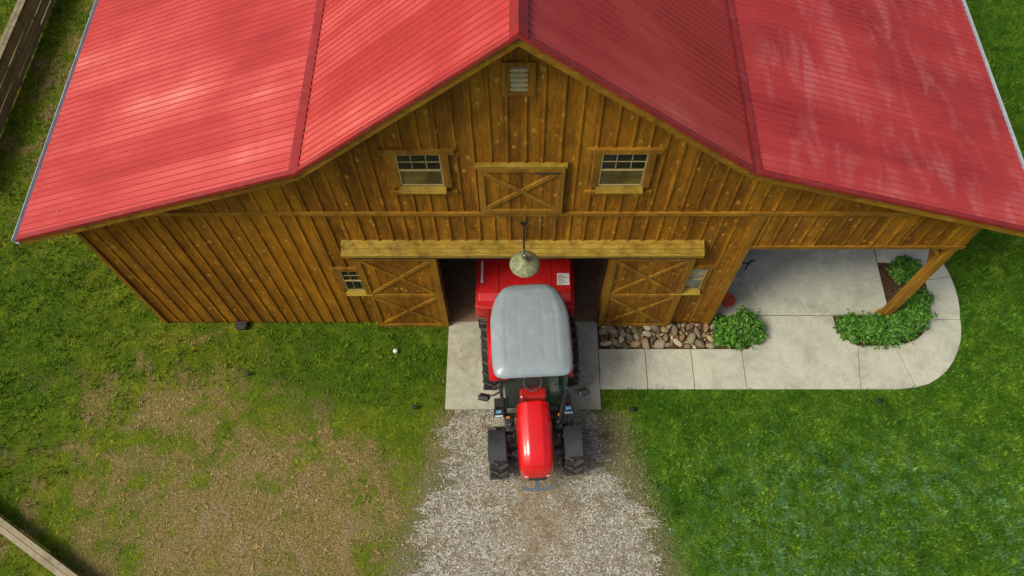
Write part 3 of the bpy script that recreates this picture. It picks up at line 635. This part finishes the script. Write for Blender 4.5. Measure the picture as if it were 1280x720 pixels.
for j in range(NY):
    q=-1+2*j/(NY-1); t=math.sin(q*math.pi/2)*.9995; k=10 if t<0 else 4
    wy=.87*(1-abs(t)**k)**(1/k)*(1-.13*sstep(.15,1.,t)-.02*sstep(-.5,-1.,t))
    for i in range(NX):
        p=-1+2*i/(NX-1); u=math.sin(p*math.pi/2)
        x=u*wy; y=yc+t*hy; e=(1-abs(u)**7)**.5*(1-abs(t)**10)**.5 if abs(u)<1 else 0
        z=2.585+.135*e+.045*(1-u*u)*(1-t*t)
        ins=sstep(.90,.72,abs(u))*sstep(.93,.80,abs(t)); z+=.018*ins
        z-=.010*math.exp(-((abs(u)-.62)/.02)**2)*sstep(.75,.66,abs(t)); z-=.009*math.exp(-((abs(u)-.30)/.02)**2)*sstep(.72,.60,abs(t))
        vs.append((x,y,z))
m.add(vs,[(j*NX+i,j*NX+i+1,(j+1)*NX+i+1,(j+1)*NX+i) for j in range(NY-1) for i in range(NX-1)])
ro=m.obj('cab_roof',M_grey,cabo)
for p in ro.data.polygons: p.use_smooth=True
md=ro.modifiers.new('t','SOLIDIFY'); md.thickness=.05; md.offset=-1
gl=MB(); gl.add([(-.64,-1.63,1.12),(.64,-1.63,1.12),(.71,-1.17,2.56),(-.71,-1.17,2.56)],[(0,1,2,3)]); gl.obj('windshield',M_cab,cabo)
for s in (-1,1):
    gl=MB(); gl.add([(s*.69,-1.54,1.12),(s*.765,-.36,1.14),(s*.80,-.31,2.56),(s*.755,-1.10,2.56)],[(0,1,2,3)]); gl.obj('door_glass',M_cab,cabo)
    gl=MB(); gl.add([(s*.77,-.30,1.4),(s*.69,.6,1.4),(s*.705,.64,2.56),(s*.805,-.28,2.56)],[(0,1,2,3)]); gl.obj('side_glass',M_cab,cabo)
gl=MB(); gl.add([(-.66,.68,1.5),(.66,.68,1.5),(.68,.70,2.56),(-.68,.70,2.56)],[(0,1,2,3)]); gl.obj('rear_glass',M_cab,cabo)
m=MB(); m.box(-.25,.25,-.72,-.22,1.3,1.42); m.box(-.25,.25,-.25,-.13,1.42,2.0); m.obj('seat',M_seat,cabo,bevel=.04)
m=MB(); m.box(-.30,.30,-1.44,-1.18,1.2,1.72); m.obj('dashboard',M_red,cabo,bevel=.06)
m=MB(); m.tube([(.2*math.cos(t*.3927),-1.12+.17*math.sin(t*.3927),1.85+.08*math.sin(t*.3927)) for t in range(17)],.018,6); m.obj('steering_wheel',M_seat,cabo)
m=MB(); m.beam((.15,-1.645,1.15),(-.25,-1.44,1.85),.02,.02); m.obj('wiper',M_black,cabo)
m=MB(); m.box(.40,.60,-1.25,-.4,1.2,1.55); m.tube([(.5,-1.1,1.5),(.5,-1.12,1.75)],.02,6); m.obj('side_console',M_seat,cabo,bevel=.03)
for s in (-1,1):
    m=MB(); m.tube([(s*.68,-1.36,2.1),(s*.85,-1.45,2.08),(s*1.0,-1.46,2.05)],.022,8); mo=m.obj('mirror',M_black,T)
    m=MB(); m.box(-.12,.12,-.07,.05,-.2,.14); m.obj('mirror_housing',M_black,mo,(s*1.08,-1.46,2.02),bevel=.03,rot=(.5,0,s*.25))
    m=MB(); m.box(s*.78-.12,s*.78+.12,-1.70,-1.54,1.30,1.44); wl=m.obj('work_light',M_black,T,bevel=.02)
    m=MB(); m.box(s*.78-.09,s*.78+.09,-1.725,-1.70,1.32,1.42); m.obj('lens',M_lens,wl,bevel=.008)
    m=MB(); m.box(s*.78-.06,s*.78+.06,-1.66,-1.60,1.441,1.46); m.obj('marker_lens',M_blue,wl,bevel=.005)
    m=MB(); m.box(s*.58-.04,s*.58+.04,-1.76,-1.71,1.30,1.36); m.obj('indicator',M_amb,T,bevel=.01)
    m=MB(); 
    for i in range(4): m.box(min(s*.60,s*.88),max(s*.60,s*.88),-1.45+.02*i,-1.18,.45+.2*i,.475+.2*i)
    m.beam((s*.61,-1.3,.45),(s*.61,-1.3,1.1),.03,.25,(1,0,0)); m.beam((s*.87,-1.3,.45),(s*.87,-1.3,1.05),.03,.25,(1,0,0)); m.obj('step',M_black,T)
    m=MB(); m.box(min(s*.44,s*.64),max(s*.44,s*.64),-2.00,-1.66,.85,1.18); m.tube([(s*.54,-1.86,1.18),(s*.54,-1.86,1.30)],.06,12); m.obj('side_tank',M_black,T,bevel=.03)
    m=MB(); m.tube([(s*.5,-2.0,1.0),(s*.62,-1.9,1.15),(s*.68,-1.6,1.2)],.014,6); m.tube([(s*.3,-2.2,.8),(s*.5,-2.15,.95),(s*.45,-1.9,1.0)],.016,6); m.obj('hose',M_black,T)
    m=MB(); m.tube([(s*.42,-2.45,.75),(s*.52,-2.4,.8),(s*.6,-2.35,.7)],.05,10); m.obj('steering_cylinder',M_bar,T)
m=MB(); m.tube([(.60,-1.82,1.1),(.60,-1.80,1.7),(.62,-1.72,2.1)],[.055,.05,.045],12); m.obj('exhaust_pipe',M_black,T)
m=MB(); m.tube([(-.3,.45,.6),(-.3,1.1,.55)],.035,8); m.tube([(.3,.45,.6),(.3,1.1,.55)],.035,8); m.tube([(0,.45,1.0),(0,1.1,1.0)],.03,8); m.obj('hitch',M_steel,T)

# implement
I=empty('mower_implement',(.10,0,.035)); tag(I,'wide red farm implement hitched behind the tractor inside the doorway','farm implement')
b=MB(); b.prism([(-1.2,-.22),(-.9,-.26),(.9,-.26),(1.2,-.22),(1.2,1.9),(-1.2,1.9)],.75,1.32); bo=b.obj('housing',M_impred,I,bevel=.05,seg=3)
b=MB(); b.add([(-1.12,-.05,1.321),(1.12,-.05,1.321),(1.12,.12,1.40),(-1.12,.12,1.40),(-1.12,1.8,1.42),(1.12,1.8,1.42),(-1.12,1.8,1.321),(1.12,1.8,1.321)],[(0,1,2,3),(3,2,5,4),(0,3,4,6),(1,7,5,2),(4,5,7,6)]); b.obj('cover',M_impred,I,bevel=.02)
b=MB(); b.box(-1.14,1.14,1.30,1.34,1.41,1.45)
for xx in (-.66,.62): b.box(xx-.012,xx+.012,.14,1.30,1.395,1.425)
b.obj('rib',M_impred,I,bevel=.005)
b=MB()
for i in range(16): b.box(-1.15+i*.145,-1.02+i*.145,-.29,-.275,.25,.76)
b.obj('rubber_curtain',M_rub,I)
b=MB(); b.add([(.78,.34,1.412),(1.08,.34,1.412),(1.08,.66,1.415),(.78,.66,1.415)],[(0,1,2,3)]); b.obj('warning_decal',M_white,I)
b=MB(); b.add([(-1.07,.4,1.412),(-1.02,.4,1.412),(-1.02,1.0,1.42),(-1.07,1.0,1.42)],[(0,1,2,3)]); b.obj('white_stripe_decal',M_white,I)
b=MB()
for i in range(7): b.add([(.80,.37+.038*i,1.417),(.92+.12*((i*5)%3)/2,.37+.038*i,1.417),(.92+.12*((i*5)%3)/2,.382+.038*i,1.417),(.80,.382+.038*i,1.417)],[(0,1,2,3)])
b.obj('decal_print',M_black,I)
for s in (-1,1):
    w_=MB(); w_.lathe([(.16,-.1),(.30,-.12),(.34,-.08),(.34,.08),(.30,.12),(.16,.1)],28,'x',(s*1.0,1.2,.34)); w_.tube([(s*1.0,1.2,.34),(s*.8,1.2,.75)],.04,8); w_.obj('support_wheel',M_rub,I,smooth='auto')

# ---------------------------------------------------------------- camera, light, world
cam=bpy.data.cameras.new('camera'); co=bpy.data.objects.new('camera',cam); COL.objects.link(co); sc.camera=co
co.location=(0,-8.194,18); co.rotation_euler=(math.radians(27.04),0,0); cam.lens=27; cam.sensor_width=36; cam.shift_x=-.0086; cam.clip_end=2000
sun_el,az=math.radians(50),math.radians(-114)
d=Vector((math.sin(az)*math.cos(sun_el),math.cos(az)*math.cos(sun_el),math.sin(sun_el)))
L=bpy.data.lights.new('sun','SUN'); L.energy=2.35; L.angle=math.radians(20); L.color=(1,.94,.76); lo=bpy.data.objects.new('sun',L); COL.objects.link(lo)
lo.rotation_euler=d.to_track_quat('Z','Y').to_euler()
W=bpy.data.worlds.new('World'); sc.world=W; W.use_nodes=True; nt=W.node_tree; bg=nt.nodes['Background']
sk=nt.nodes.new('ShaderNodeTexSky'); sk.sky_type='NISHITA'; sk.sun_disc=False; sk.sun_elevation=sun_el; sk.sun_rotation=az; sk.dust_density=6.; sk.air_density=.8; sk.ozone_density=.6
nt.links.new(sk.outputs[0],bg.inputs[0]); bg.inputs[1].default_value=.12
